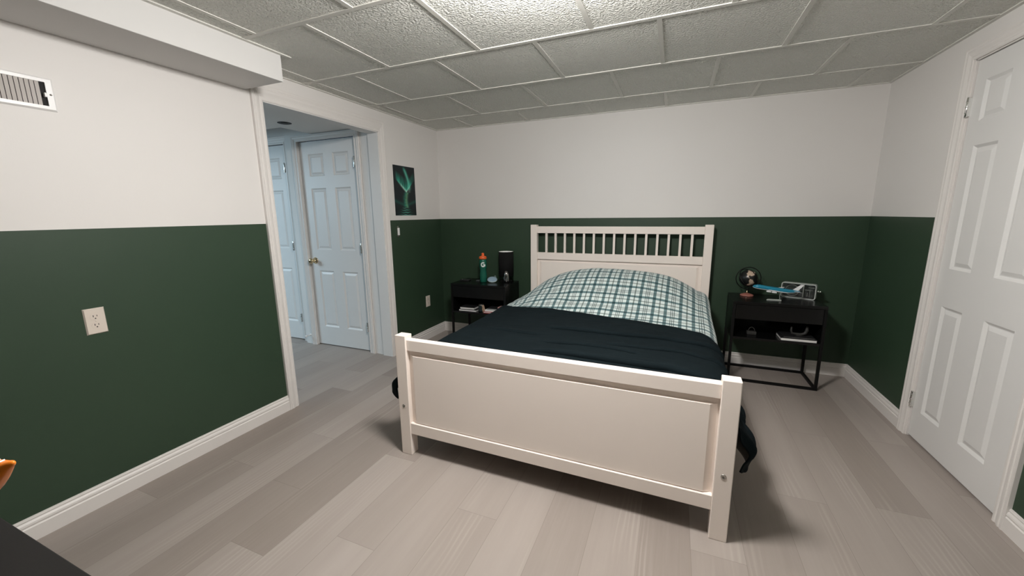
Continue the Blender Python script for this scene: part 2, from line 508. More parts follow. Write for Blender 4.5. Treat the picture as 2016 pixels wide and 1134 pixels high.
# baseboards
BAS = [(0.0, 0.0), (0.015, 0.0), (0.015, 0.062), (0.011, 0.066), (0.011, 0.069), (0.0135, 0.074), (0.012, 0.082), (0.007, 0.090), (0.0085, 0.096), (0.006, 0.103), (0.0, 0.104)]
def baseboard(name, Tm, a0, a1, label):
    mb = MB(); n = len(BAS)
    vs = [(a0, -d, z) for d, z in BAS] + [(a1, -d, z) for d, z in BAS]
    fs = [(i, i + 1, n + i + 1, n + i) for i in range(n - 1)] + [list(range(n)), list(range(n, 2 * n))]
    mb.add(vs, fs, 0, False, Tm)
    return struct(mb.build(name, M['trim']), label)
baseboard('baseboard_left', T_left, YF, OY0 - 0.0705, 'white baseboard left of the hall opening')
baseboard('baseboard_left.001', T_left, OY1 + 0.0705, 0, 'white baseboard between the hall opening and corner')
baseboard('baseboard_back', Matrix.Identity(4), 0, W, 'white baseboard behind the bed')
baseboard('baseboard_right', T_right, 0, -DY1 - 0.0665, 'white baseboard between the corner and right door')
baseboard('baseboard_right.001', T_right, -DY0 + 0.0665, -YF, 'white baseboard near side of the right door')

# ------------------------------------------------------------------ doors
def door_face(mb, w, h, rects, T=None, th=0.035):
    """six panel slab: front at y=0 facing -y, panels recessed"""
    xs = sorted(set([0, w] + [r[0] for r in rects] + [r[1] for r in rects]))
    zs = sorted(set([0, h] + [r[2] for r in rects] + [r[3] for r in rects]))
    for i in range(len(xs) - 1):
        for j in range(len(zs) - 1):
            cx, cz = (xs[i] + xs[i + 1]) / 2, (zs[j] + zs[j + 1]) / 2
            if any(r[0] < cx < r[1] and r[2] < cz < r[3] for r in rects): continue
            mb.add([(xs[i], 0, zs[j]), (xs[i + 1], 0, zs[j]), (xs[i + 1], 0, zs[j + 1]), (xs[i], 0, zs[j + 1])], [(0, 1, 2, 3)], 0, False, T)
    for x0, x1, z0, z1 in rects:
        loops = [(0, 0), (0.013, 0.010), (0.017, 0.010), (0.036, 0.0025)]
        vs = []
        for ins, d in loops:
            vs += [(x0 + ins, d, z0 + ins), (x1 - ins, d, z0 + ins), (x1 - ins, d, z1 - ins), (x0 + ins, d, z1 - ins)]
        fs = []
        for k in range(len(loops) - 1):
            for i in range(4):
                j = (i + 1) % 4
                fs.append((k * 4 + i, k * 4 + j, k * 4 + 4 + j, k * 4 + 4 + i))
        e = (len(loops) - 1) * 4
        fs.append((e, e + 1, e + 2, e + 3))
        mb.add(vs, fs, 0, False, T)
    mb.add([(0, 0, 0), (w, 0, 0), (w, 0, h), (0, 0, h), (0, th, 0), (w, th, 0), (w, th, h), (0, th, h)],
           [(0, 4, 5, 1), (1, 5, 6, 2), (2, 6, 7, 3), (3, 7, 4, 0), (4, 7, 6, 5)], 0, False, T)

def hinge(parent, x, z, label='chrome hinge', out=0.006):
    mb = MB()
    mb.lathe([(0.0, -0.048), (0.0048, -0.048), (0.0062, -0.045), (0.0062, 0.045), (0.0048, 0.048), (0, 0.048)], 10, (x, -out, z))
    for k in (-0.027, 0.0, 0.027): mb.lathe([(0.0076, k - 0.002), (0.0076, k + 0.002)], 10, (x, -out, z))
    mb.box(x - 0.011, x + 0.004, -out, 0.001, z - 0.044, z + 0.044)
    o = mb.build('hinge', M['chrome'], parent)
    o['label'] = label
    return o

def knob(parent, x, z, mat):
    Tm = TR((x, 0, z), rx=PI / 2)
    mb = MB()
    mb.lathe([(0.0, 0.0), (0.032, 0.0), (0.032, 0.004), (0.026, 0.009), (0.013, 0.012), (0.011, 0.03), (0.016, 0.038), (0.026, 0.046), (0.028, 0.056), (0.024, 0.066), (0.012, 0.072), (0, 0.0725)], 28, (0, 0, 0), 0, True, Tm)
    o = mb.build('door_knob', mat, parent)
    o['label'] = 'polished brass door knob'
    return o

# right door: local x runs along -Y, front faces -X
dw = (-DY0 + DY1) * -1
dw = abs(DY0 - DY1) - 0.0155
struct(MB().box(W - 0.001, W + 0.12, DY1 - 0.005, DY1, 0, DZ).box(W - 0.001, W + 0.12, DY0, DY0 + 0.005, 0, DZ).box(W - 0.001, W + 0.12, DY0, DY1, DZ - 0.005, DZ).build('trim_10', M['trim']), 'white lining of the right door opening')
d1 = empty('door_1', (W + 0.007, DY1 - 0.0075, 0.012), -PI / 2)
struct(d1, 'white six panel door in the right wall')
mb = MB(); hh = DZ - 0.020
c1, c2 = (0.077, 0.242), (0.392, 0.572)
rects = [(c[0], c[1], z0, z1) for c in (c1, c2) for z0, z1 in ((0.165, 0.785), (0.985, 1.60), (1.715, 1.905))]
door_face(mb, dw, hh, rects)
mb.build('door_panel', M['door'], d1)
hinge(d1, 0.0, 1.795, out=0.014); hinge(d1, 0.0, 0.215, out=0.014)

# hallway beyond the opening
HY = -0.905
struct(MB().box(-1.12, -T, HY, HY + 0.12, 2.035, 2.45).box(-0.268, -T, HY, HY + 0.12, 0, 2.035).box(-1.12, -0.972, HY, HY + 0.12, 0, 2.035).build('wall_hall', M['white_wall']), 'white hall wall round the nearer hall door')
struct(MB().box(-4.2, -1.12, -0.862, -0.742, 2.01, 2.45).box(-1.192, -1.12, -0.862, -0.742, 0, 2.01).box(-4.2, -1.98, -0.862, -0.742, 0, 2.01).build('wall_hall.001', M['white_wall']), 'white hall wall round the farther hall door')
struct(MB().box(-4.2, -T, -3.6, -3.5, 0, 2.45).box(-4.3, -4.2, -3.6, -0.7, 0, 2.45).build('wall_hall.002', M['white_wall']), 'white far walls of the hall')
struct(MB().box(-0.775, -T, -3.5, HY, 2.05, 2.40).box(-4.2, -0.775, -3.5, -1.21, 2.05, 2.40).build('soffit.001', M['white_wall']), 'lowered hall ceiling')
struct(MB().box(-4.2, 0, -3.6, -0.7, 2.40, 2.45).build('ceiling_hall', M['white_wall']), 'raised hall ceiling')

def hall_door(name, x0, x1, y, top, label, knob_side, hx):
    d = empty(name, (x0, y, 0.010)); struct(d, label)
    w = x1 - x0; mb = MB()
    cols = ((0.100, 0.290), (w - 0.290, w - 0.100))
    rects = [(c[0], c[1], a, b) for c in cols for a, b in ((0.19, 0.765), (0.97, 1.555), (1.665, 1.868))]
    door_face(mb, w, top, rects)
    mb.build('door_panel', M['door'], d)
    for z in (1.765, 1.0, 0.245): hinge(d, hx - 0.006, z, out=0.030)
    if knob_side is not None: knob(d, knob_side, 0.862, M['brass'])
    return d
hall_door('door_2', -0.965, -0.275, -0.885, 1.980, 'white six panel hall door with a brass knob', 0.062, 0.690)
hall_door('door_3', -1.975, -1.197, -0.845, 1.985, 'white six panel hall door farther left, partly hidden', None, 0.778)
casing('trim_7', -0.967, -0.273, 1.992, Matrix.Translation((0, HY, 0)), 0.060, 0.050, 'white casing of the nearer hall door')
casing('trim_8', -1.979, -1.193, 1.998, Matrix.Translation((0, -0.862, 0)), 0.060, 0.075, 'white casing of the farther hall door')
struct(MB().box(-0.148, -T - 0.005, HY - 0.004, HY, 0, 2.04).box(-0.21, -0.20, HY - 0.003, HY, 0, 1.99).build('trim_9', M['door']), 'flat hall trim beside the opening')
ds = MB().lathe([(0.0, 0.0), (0.012, 0.0), (0.012, 0.004), (0.006, 0.006), (0.006, 0.05), (0.011, 0.052), (0.011, 0.064), (0, 0.066)], 14, (0, 0, 0), 0, True, TR((-1.044, HY - 0.012, 0.099), rx=PI / 2)).build('door_stop', M['vent'])
tag(ds, 'small white door stop low on the hall trim left of the knobbed hall door', 'door stop')

# recessed downlight in the lowered hall ceiling (off)
dl = empty('downlight', (-0.60, -1.31, 2.05))
tag(dl, 'recessed round downlight in the lowered hall ceiling, switched off', 'ceiling light')
MB().lathe([(0.030, -0.001), (0.045, -0.004), (0.052, -0.002), (0.052, 0.0)], 28, cap=False).build('trim_ring', M['black_metal'], dl)
MB().lathe([(0.0, -0.0045), (0.018, -0.004), (0.030, -0.001)], 24).build('bulb', M['grey_dark'], dl)

# ------------------------------------------------------------------ ceiling lamp just above the top of the frame
lp = empty('ceiling_lamp', (LAMP_POS[0], LAMP_POS[1], H - 0.001))
tag(lp, 'round glowing flush ceiling lamp on the tiles above the foot of the bed', 'ceiling lamp')
MB().lathe([(0.0, 0.0), (0.150, 0.0), (0.150, -0.012), (0.138, -0.016), (0.0, -0.016)], 40).build('lamp_base', M['vent'], lp)
prof = [(0.150 * math.cos(t) ** 0.6, -0.016 - 0.118 * math.sin(t)) for t in [k * PI / 2 / 10 for k in range(11)]]
prof[-1] = (0.0, -0.134)
MB().lathe(prof, 40).build('lamp_shade', M['lamp_glass'], lp)

# ------------------------------------------------------------------ bed
BA = -0.0165
bed = empty('bed', (1.845, -2.146, 0), BA)
tag(bed, 'white wooden double bed with slatted headboard and panelled footboard', 'bed')
BM = M['bed']
for s in (-1, 1):
    x0, x1 = sorted((s * 0.800, s * 0.734))
    p = MB().box(x0, x1, 0, 0.058, 0, 0.684).build('footboard_post', BM, bed, bevel=0.003)
    b = MB().lathe([(0, 0.0), (0.010, 0.0), (0.010, 0.003), (0.006, 0.0035), (0.004, 0.001), (0.0, 0.001)], 16, (0, 0, 0), 0, True, TR((s * 0.767, 0.0008, 0.288), rx=PI / 2)).build('bolt', M['nickel'], p)
    b['label'] = 'small metal bolt head'
    x0, x1 = sorted((s * 0.800, s * 0.735))
    MB().box(x0, x1, 2.046, 2.095, 0, 1.200).build('headboard_post', BM, bed, bevel=0.003)
    x0, x1 = sorted((s * 0.790, s * 0.766))
    MB().box(x0, x1, 0.058, 2.046, 0.235, 0.385).build('side_rail', BM, bed, bevel=0.003)
MB().box(-0.734, 0.734, 0.010, 0.052, 0.602, 0.662).build('footboard_top_rail', BM, bed, bevel=0.003)
MB().box(-0.734, 0.734, 0.004, 0.052, 0.127, 0.190).build('footboard_bottom_rail', BM, bed, bevel=0.002)
def raised_panel(x0, x1, z0, z1, yb, yf, xi, zi0, zi1, step, zs=0.5):
    """flat ground with a raised field: ground plane yb, field plane yf"""
    mb = MB()
    loops = [((x0, x1, z0, z1), yb), ((x0 + xi, x1 - xi, z0 + zi0, z1 - zi1), yb - 0.001), ((x0 + xi + step, x1 - xi - step, z0 + zi0 + step * zs, z1 - zi1 - step * zs), yf)]
    vs = []
    for (a, b, c, d), y in loops: vs += [(a, y, c), (b, y, c), (b, y, d), (a, y, d)]
    fs = []
    for k in range(2):
        for i in range(4):
            j = (i + 1) % 4
            fs.append((k * 4 + i, k * 4 + j, k * 4 + 4 + j, k * 4 + 4 + i))
    fs.append((8, 9, 10, 11))
    mb.add(vs, fs)
    mb.add([(x0, yb, z0), (x1, yb, z0), (x1, yb, z1), (x0, yb, z1), (x0, yb + 0.012, z0), (x1, yb + 0.012, z0), (x1, yb + 0.012, z1), (x0, yb + 0.012, z1)],
           [(0, 4, 5, 1), (1, 5, 6, 2), (2, 6, 7, 3), (3, 7, 4, 0), (4, 7, 6, 5)])
    return mb
raised_panel(-0.734, 0.734, 0.190, 0.602, 0.029, 0.0125, 0.008, 0.003, 0.027, 0.026, 0.06).build('footboard_panel', BM, bed)
MB().box(-0.735, 0.735, 2.052, 2.090, 1.120, 1.184).build('headboard_top_rail', BM, bed, bevel=0.003)
MB().box(-0.735, 0.735, 2.052, 2.090, 0.866, 0.933).build('headboard_middle_rail', BM, bed, bevel=0.003)
raised_panel(-0.735, 0.735, 0.30, 0.866, 2.074, 2.062, 0.024, 0.02, 0.016, 0.018).build('headboard_panel', BM, bed)
for k in range(15):
    x = -0.735 + 1.47 * (k + 1) / 16
    MB().box(x - 0.0095, x + 0.0095, 2.060, 2.082, 0.930, 1.123).build('slat', BM, bed)
MB().box(-0.765, 0.765, 0.06, 2.04, 0.27, 0.30).build('mattress_base', BM, bed)

# cloth laid over the mattress: local bed coordinates
def interp(tab, x):
    if x <= tab[0][0]: return tab[0][1]
    for (a, b), (c, d) in zip(tab, tab[1:]):
        if x <= c: return b + (d - b) * (x - a) / (c - a)
    return tab[-1][1]
def smooth(t):
    t = max(0.0, min(1.0, t)); return t * t * (3 - 2 * t)
FOLD = [(-0.80, 1.30), (-0.74, 1.255), (-0.65, 1.185), (-0.40, 1.165), (0.16, 1.094), (0.58, 1.055), (0.72, 1.00), (0.80, 0.93)]
HW, RR = 0.785, 0.085
HUMP = [(0.0, 0.0), (1.10, 0.0), (1.25, 0.055), (1.40, 0.135), (1.55, 0.220), (1.66, 0.262), (1.76, 0.270), (1.86, 0.245), (1.95, 0.18), (2.03, 0.09), (2.1, 0.03)]
def hump(x, y):
    # smoothed table lookup
    h = sum(interp(HUMP, y + d) for d in (-0.06, -0.03, 0, 0.03, 0.06)) / 5
    g = max(0.0, 1 - (abs(x - 0.09) / (0.76 if x > 0.09 else 0.80)) ** 3.0)
    return h * g
def top_z(x, y):
    z = 0.574 - 0.022 * (abs(x) / 0.8) ** 2 + hump(x, y)
    z += 0.006 * noise.noise(Vector((x * 2.2, y * 2.2, 3.1)))
    return z
def cloth_pt(s, y, zb, out=0.0, extra=None, flare=None):
    """s: signed arc length across the bed"""
    sg = 1 if s >= 0 else -1
    hw = HW + (0.020 * smooth((1.5 - y) / 0.4) if sg > 0 else 0.0)
    x1 = HW - RR
    a = abs(s)
    if a <= x1:
        x = sg * a; z = top_z(x, y)
        if extra: z += extra(x, y)
        return Vector((x, y, z + out))
    z1 = top_z(sg * x1, y)
    if extra: z1 += extra(sg * x1, y)
    arc = RR * PI / 2
    if a <= x1 + arc:
        t = (a - x1) / RR
        return Vector((sg * (x1 + (RR + out + hw - HW) * math.sin(t)), y, z1 - RR + (RR + out) * math.cos(t)))
    d = a - x1 - arc
    L = (z1 - RR) - zb
    tt = d / max(L, 1e-3)
    x = hw + out + 0.010 * math.sin(y * 17 + sg) * tt
    if flare: x += flare(sg, y, tt)
    return Vector((sg * x, y, z1 - RR - d))
def cloth_grid(name, y0f, y1f, zbf, mats, nv, ns, out, extra=None, flare=None, th=0.006, post=None):
    mb = MB(); uv = []
    S1 = HW - RR; ARC = RR * PI / 2
    for j in range(nv + 1):
        v = j / nv
        for i in range(ns + 1):
            u = -1 + 2 * i / ns
            # arc length with hang length depending on y
            sg = 1 if u >= 0 else -1
            ya, yb = y0f(sg * min(abs(u) * 1.2, 0.8)), y1f(max(-0.8, min(0.8, u * 1.22)))
            y = ya + (yb - ya) * v
            zb = zbf(sg, y)
            z1 = top_z(sg * S1, y)
            hang = max(0.02, z1 - RR - zb)
            tot = S1 + ARC + hang
            # more samples on top, some on hang
            a = abs(u)
            fa = 0.70
            s = (a / fa) * (S1 + ARC) if a <= fa else S1 + ARC + (a - fa) / (1 - fa) * hang
            p = cloth_pt(sg * s, y, zb, out, extra, flare)
            if post: p = post(p, sg * s, y)
            mb.v.append(p); uv.append((sg * s, y))
    n = ns + 1
    for j in range(nv):
        for i in range(ns):
            mb.f.append([j * n + i, j * n + i + 1, (j + 1) * n + i + 1, (j + 1) * n + i]); mb.mi.append(0); mb.sm.append(True)
    o = mb.build(name, mats, bed.parent, bed.location, bed.rotation_euler, fix=False)
    ul = o.data.uv_layers.new(name='UVMap')
    for lp_ in o.data.loops: ul.data[lp_.index].uv = uv[lp_.vertex_index]
    md = o.modifiers.new('solidify', 'SOLIDIFY'); md.thickness = th; md.offset = 1
    md.material_offset = 1; md.material_offset_rim = 0
    return o

# mattress
mt = MB().box(-0.755, 0.755, 0.070, 2.035, 0.302, 0.530).build('mattress', M['mattress'], None, bed.location, bed.rotation_euler, bevel=0.03, seg=4)
tag(mt, 'white mattress on the bed, almost hidden beneath the covers', 'mattress')

def plaid_extra(x, y):
    w = 0.005 * noise.noise(Vector((x * 4.0 + 7, y * 7.0, 0.3))) + 0.003 * noise.noise(Vector((x * 9, y * 16, 5)))
    # soft diagonal pull lines on the left half
    w += 0.004 * math.sin((y + 0.28 * x) * 38 + 2.5 * noise.noise(Vector((x * 3, y * 3, 1)))) * smooth((1.62 - y) / 0.25) * smooth((0.55 - x) / 0.5)
    return w
def plaid_post(p, s, y):
    # the print swims a little where the cloth is pulled: handled by geometry only
    return p
pl = cloth_grid('plaid_duvet', lambda x: interp(FOLD, x) - 0.10, lambda x: 2.035, lambda sg, y: 0.40, [M['plaid'], M['plaid_in']], 110, 150, 0.0, plaid_extra)
tag(pl, 'pale mint and teal plaid duvet humped over the pillows at the headboard', 'duvet')

CRE = [  # creases: (points x,y in bed coords, depth, half width)
    ([(-0.15, 0.75), (0.20, 0.742), (0.52, 0.790), (0.75, 0.77)], 0.010, 0.016),
    ([(-0.09, 0.305), (0.27, 0.308), (0.55, 0.315), (0.70, 0.27)], 0.013, 0.016),
    ([(-0.10, 0.475), (0.02, 0.48), (0.19, 0.492), (0.36, 0.47)], 0.006, 0.014),
    ([(-0.55, 0.25), (-0.37, 0.275)], 0.006, 0.014),
    ([(0.25, 0.56), (0.60, 0.60), (0.76, 0.52)], 0.006, 0.016),
    ([(-0.5, 0.62), (-0.2, 0.60)], 0.004, 0.02),
]
def blanket_extra(x, y):
    w = 0.0045 * noise.noise(Vector((x * 3.2, y * 6.0, 9.3))) + 0.003 * noise.noise(Vector((x * 8, y * 14, 2)))
    w += 0.0016 * noise.noise(Vector((x * 22, y * 30, 4)))
    for pts, dep, hw in CRE:
        xa, xb = pts[0][0], pts[-1][0]
        if x < xa - 0.08 or x > xb + 0.08: continue
        yc = interp(pts, x)
        fade = smooth((x - xa + 0.08) / 0.16) * smooth((xb + 0.08 - x) / 0.16)
        d = (y - yc) / hw
        w += fade * dep * 2.6 * (math.exp(-(d - 0.6) ** 2) * 0.75 - 1.0 * math.exp(-(d + 0.7) ** 2 * 2.6))
    # the folded edge stands slightly proud
    e = interp(FOLD, x) - y
    w += 0.005 * math.exp(-(e / 0.03) ** 2)
    w -= 0.03 * smooth((0.11 - y) / 0.05)
    return w
def blanket_post(p, s, y):
    # pleats: the far lip of a crease is pulled forward over its valley
    if abs(s) > 0.82: 
        q = noise.noise(Vector((s * 9, y * 11, 3)))
        p.x += 0.012 * q * smooth((abs(s) - 0.82) / 0.1)
        return p
    for pts, dep, hw in CRE:
        xa, xb = pts[0][0], pts[-1][0]
        if s < xa - 0.08 or s > xb + 0.08: continue
        fade = smooth((s - xa + 0.08) / 0.16) * smooth((xb + 0.08 - s) / 0.16)
        d = (y - interp(pts, s)) / hw
        p.y -= fade * min(0.030, dep * 3.0) * math.exp(-((d - 0.35) / 0.75) ** 2)
    return p
def blanket_zb(sg, y):
    base = 0.36 + 0.02 * math.sin(y * 9 + sg)
    if sg > 0: base -= 0.12 * math.exp(-((y - 0.12) / 0.07) ** 2) + 0.07 * math.exp(-((y - 0.30) / 0.07) ** 2)
    else: base -= 0.05 * math.exp(-((y - 0.11) / 0.09) ** 2)
    return base
def blanket_flare(sg, y, t):
    if sg > 0:
        k = smooth(t / 0.55) * (1 - 0.35 * smooth((t - 0.6) / 0.4))
        return k * (0.088 * math.exp(-((y - 0.14) / 0.075) ** 2) + 0.062 * math.exp(-((y - 0.34) / 0.085) ** 2) + 0.012 * math.sin(y * 60 + t * 5)) - 0.012 * t
    return smooth(t / 0.8) * 0.135 * math.exp(-((y - 0.105) / 0.05) ** 2) - 0.01 * t
bl = cloth_grid('blanket', lambda x: 0.066, lambda x: interp(FOLD, x), blanket_zb, [M['blanket'], M['blanket_in']], 210, 170, 0.009, blanket_extra, blanket_flare, post=blanket_post)
tag(bl, 'blue-black blanket spread over the foot half of the bed', 'blanket')

# ------------------------------------------------------------------ nightstands
NW, ND, NH = 0.590, 0.355, 0.636
def make_nightstand():
    r = empty('nightstand', (0, 0, 0))
    BL = M['black_lacquer']; q = 0.018
    MB().box(-NW / 2, NW / 2, -ND / 2, ND / 2, NH - 0.022, NH).build('top', BL, r, bevel=0.0015)
    for sx in (-1, 1):
        for sy in (-1, 1):
            x0, x1 = sorted((sx * NW / 2, sx * (NW / 2 - q))); y0, y1 = sorted((sy * ND / 2, sy * (ND / 2 - q)))
            MB().box(x0, x1, y0, y1, 0.0, NH - 0.022).build('leg', M['black_metal'], r)
    for sy in (-1, 1):
        y0, y1 = sorted((sy * ND / 2, sy * (ND / 2 - q)))
        MB().box(-NW / 2 + q, NW / 2 - q, y0, y1, 0.0, q).build('floor_bar', M['black_metal'], r)
    for sx in (-1, 1):
        x0, x1 = sorted((sx * NW / 2, sx * (NW / 2 - q)))
        MB().box(x0, x1, -ND / 2 + q, ND / 2 - q, 0.0, q).build('floor_bar', M['black_metal'], r)
    for sx in (-1, 1):
        x0, x1 = sorted((sx * (NW / 2 - 0.001), sx * (NW / 2 - 0.015)))
        MB().box(x0, x1, -ND / 2 + q, ND / 2 - q, 0.345, NH - 0.022).build('side_panel', BL, r)
    MB().box(-NW / 2 + q, NW / 2 - q, ND / 2 - 0.012, ND / 2 - 0.004, 0.345, NH - 0.022).build('back_panel', BL, r)
    MB().box(-NW / 2 + q + 0.002, NW / 2 - q - 0.002, -ND / 2 + 0.003, ND / 2 - 0.02, 0.500, NH - 0.025).build('drawer', BL, r, bevel=0.001)
    MB().box(-NW / 2 + q, NW / 2 - q, -ND / 2 + 0.002, ND / 2 - 0.012, 0.340, 0.358).build('shelf', BL, r, bevel=0.001)
    return r
def copy_tree(o, parent=None):
    c = o.copy(); COL.objects.link(c); c.parent = parent
    for ch in list(o.children): copy_tree(ch, c)
    return c
ns1 = make_nightstand()
NLX, NLY = 0.647, -0.240
NRX, NRY = 3.124, -0.220
ns1.location = (NLX, NLY, 0)
tag(ns1, 'black nightstand left of the bed, carrying the bottle and lamp', 'nightstand', 'black nightstands beside the bed')
ns2 = copy_tree(ns1)
ns2.location = (NRX, NRY, 0)
ns2['label'] = 'black nightstand right of the bed, carrying the globe and model plane'

ZT, ZS = NH + 0.0003, 0.3583

def book(x0, x1, y0, y1, z0, th, rz, cover, label, group, name='book', skin=0.002):
    cx, cy = (x0 + x1) / 2, (y0 + y1) / 2
    w, d = (x1 - x0) / 2, (y1 - y0) / 2
    r = empty(name, (cx, cy, z0), rz)
    tag(r, label, 'book', group)
    MB().box(-w, w, -d, d, 0, skin).box(-w, w, -d, d, th - skin, th).box(-w, w, d - skin, d, skin, th - skin).build('cover', cover, r)
    MB().box(-w + 0.003, w - 0.003, -d + 0.0015, d - skin - 0.0005, skin, th - skin).build('pages', M['paper'], r)
    return r
GL, GR = 'books on the left nightstand shelf', 'books on the right nightstand shelf'
book(0.425, 0.617, -0.400, -0.255, ZS, 0.017, 0.0, M['cover_black'], 'lower of two black-covered books at the left end of left nightstand shelf', GL)
book(0.432, 0.590, -0.390, -0.255, ZS + 0.0172, 0.020, 0.02, M['cover_black'], 'upper of two black-covered books at the left end of left nightstand shelf', GL)
book(0.705, 0.910, -0.412, -0.265, ZS, 0.019, -0.02, M['cover_red'], 'red-covered book lowest in the right stack on left nightstand shelf', GL, skin=0.006)
book(0.715, 0.915, -0.405, -0.265, ZS + 0.0192, 0.013, 0.02, M['paper'], 'white magazine lying on the red book, left nightstand shelf', GL)
book(0.730, 0.910, -0.385, -0.262, ZS + 0.0324, 0.012, 0.0, M['cover_black'], 'thin dark book on top of the white magazine, left nightstand shelf', GL, skin=0.004)
pk = MB().box(0.842, 0.900, -0.375, -0.30, 0, 0.016).build('box', M['cover_pink'], None, (0, 0, ZS + 0.0446), bevel=0.001)
tag(pk, 'small flat pink box on the right stack of books, left nightstand shelf', 'box')
# dark glass jar and crumpled paper between the stacks
jr = empty('jar', (0.650, -0.345, ZS))
tag(jr, 'dark glass jar between the two book stacks on left nightstand shelf', 'jar')
MB().lathe([(0, 0), (0.026, 0), (0.029, 0.004), (0.029, 0.050), (0.024, 0.058), (0.024, 0.060), (0, 0.060)], 24).build('body', plain('dark_glass', (0.02, 0.03, 0.032), 0.15, nscale=40, namp=0.4), jr)
MB().lathe([(0, 0.0602), (0.026, 0.0602), (0.026, 0.070), (0, 0.071)], 24).build('lid', M['nickel'], jr)
mb = MB()
n1, n2 = 10, 8
for j in range(n2 + 1):
    for i in range(n1 + 1):
        u, v = i / n1 - 0.5, j / n2
        p = Vector((u * 0.030 * (1.2 - v * 0.6), 0.010 * noise.noise(Vector((u * 9, v * 8, 2))) , v * 0.066))
        p.x += 0.012 * noise.noise(Vector((u * 6, v * 6, 8))) - 0.010 * v
        mb.v.append(p)
for j in range(n2):
    for i in range(n1):
        a_ = j * (n1 + 1) + i
        mb.f.append([a_, a_ + 1, a_ + n1 + 2, a_ + n1 + 1]); mb.mi.append(0); mb.sm.append(False)
cp = mb.build('paper', M['kraft'], None, (0.688, -0.362, ZS + 0.001), (0, 0, 0.1), fix=False)
md = cp.modifiers.new('solidify', 'SOLIDIFY'); md.thickness = 0.005; md.offset = 0
tag(cp, 'crumpled tan paper standing beside the dark jar on left nightstand shelf', 'paper')

# right shelf
book(3.160, 3.384, -0.388, -0.235, ZS, 0.021, 0.0, M['cover_black'], 'thick book with white page edges, lowest on right nightstand shelf', GR)
book(3.175, 3.370, -0.378, -0.235, ZS + 0.0212, 0.010, 0.02, M['cover_black'], 'thin black book lying on the thick book, right nightstand shelf', GR, skin=0.0042)
fg = empty('figurine', (3.285, -0.325, ZS + 0.0316))
tag(fg, 'dark grey figurine with two upright ends atop the right nightstand books', 'figurine')
MB().tube([(-0.050, 0, 0.062), (-0.052, 0, 0.035), (-0.046, 0, 0.015), (-0.02, 0, 0.010), (0.012, 0, 0.010), (0.035, 0, 0.018), (0.045, 0, 0.04), (0.046, 0, 0.074)], 0.01, 12,
          rads=[0.006, 0.007, 0.009, 0.010, 0.010, 0.012, 0.012, 0.009]).build('body', M['grey_dark'], fg)
MB().lathe([(0, 0), (0.020, 0), (0.020, 0.004), (0, 0.005)], 20).build('base', M['grey_dark'], fg)
tb = empty('trinket_box', (2.985, -0.29, ZS))
tag(tb, 'small dark box with an arched handle on right nightstand shelf', 'box')
MB().box(-0.032, 0.032, -0.02, 0.02, 0, 0.024).build('body', M['grey_dark'], tb, bevel=0.003)
MB().tube([(0.022 * math.cos(t), 0, 0.022 + 0.034 * math.sin(t)) for t in [PI * k / 14 for k in range(15)]], 0.003, 8).build('handle', M['grey_dark'], tb)

# ------------------------------------------------------------------ things on the left nightstand
# bottle
bt = empty('water_bottle', (0.628, -0.240, ZT))
tag(bt, 'green squeeze bottle with an orange cap and a white letter G', 'bottle')
MB().lathe([(0, 0), (0.031, 0), (0.0355, 0.005), (0.0355, 0.075), (0.0325, 0.095), (0.031, 0.115), (0.033, 0.135), (0.0365, 0.150), (0.0365, 0.205), (0.034, 0.222), (0.030, 0.232), (0, 0.232)], 40).build('body', M['bottle'], bt)
cpz = MB().lathe([(0, 0.2322), (0.0365, 0.2322), (0.0375, 0.236), (0.0375, 0.250), (0.033, 0.258), (0.016, 0.262), (0.013, 0.266), (0.013, 0.278), (0.015, 0.281), (0.013, 0.288), (0.006, 0.292), (0, 0.292)], 36).build('cap', M['orange'], bt)
cpz['label'] = 'orange screw cap with a nipple'
def letter_g(radius, z, ang0, parent, mat, hgt=0.050):
    ro, ri = hgt / 2, hgt / 2 * 0.52
    mb = MB()
    def P(x, y, off):
        th = ang0 + x / radius
        return Vector(((radius + off) * math.cos(th), (radius + off) * math.sin(th), z + y))
    def quad_strip(outer, inner):
        n = len(outer); base = len(mb.v)
        for off in (0.0, 0.0007):
            for p in outer: mb.v.append(P(p[0], p[1], off))
            for p in inner: mb.v.append(P(p[0], p[1], off))
        for i in range(n - 1):
            mb.f.append([base + 2 * n + i, base + 2 * n + i + 1, base + 3 * n + i + 1, base + 3 * n + i]); mb.mi.append(0); mb.sm.append(False)
            mb.f.append([base + i, base + 2 * n + i, base + 2 * n + i + 1, base + i + 1][::-1]); mb.mi.append(0); mb.sm.append(False)
            mb.f.append([base + n + i, base + 3 * n + i, base + 3 * n + i + 1, base + n + i + 1]); mb.mi.append(0); mb.sm.append(False)
    angs = [math.radians(48 + (332 - 48) * k / 30) for k in range(31)]
    quad_strip([(ro * 0.92 * math.cos(t), ro * math.sin(t)) for t in angs], [(ri * 0.92 * math.cos(t), ri * math.sin(t)) for t in angs])
    quad_strip([(0.001 + 0.0225 * k / 4, 0.0035) for k in range(5)], [(0.001 + 0.0225 * k / 4, -0.0070) for k in range(5)])
    quad_strip([(0.0125 + 0.0110 * k / 3, -0.0068) for k in range(4)], [(0.0125 + 0.0110 * k / 3, -0.0165) for k in range(4)])
    o = mb.build('letter', mat, parent, fix=False)
    return o
face_ang = math.atan2(-3.7268 + 0.240, 2.3751 - 0.628)
g = letter_g(0.0368, 0.178, face_ang, bt, M['white_print'])
g['label'] = 'white letter G'
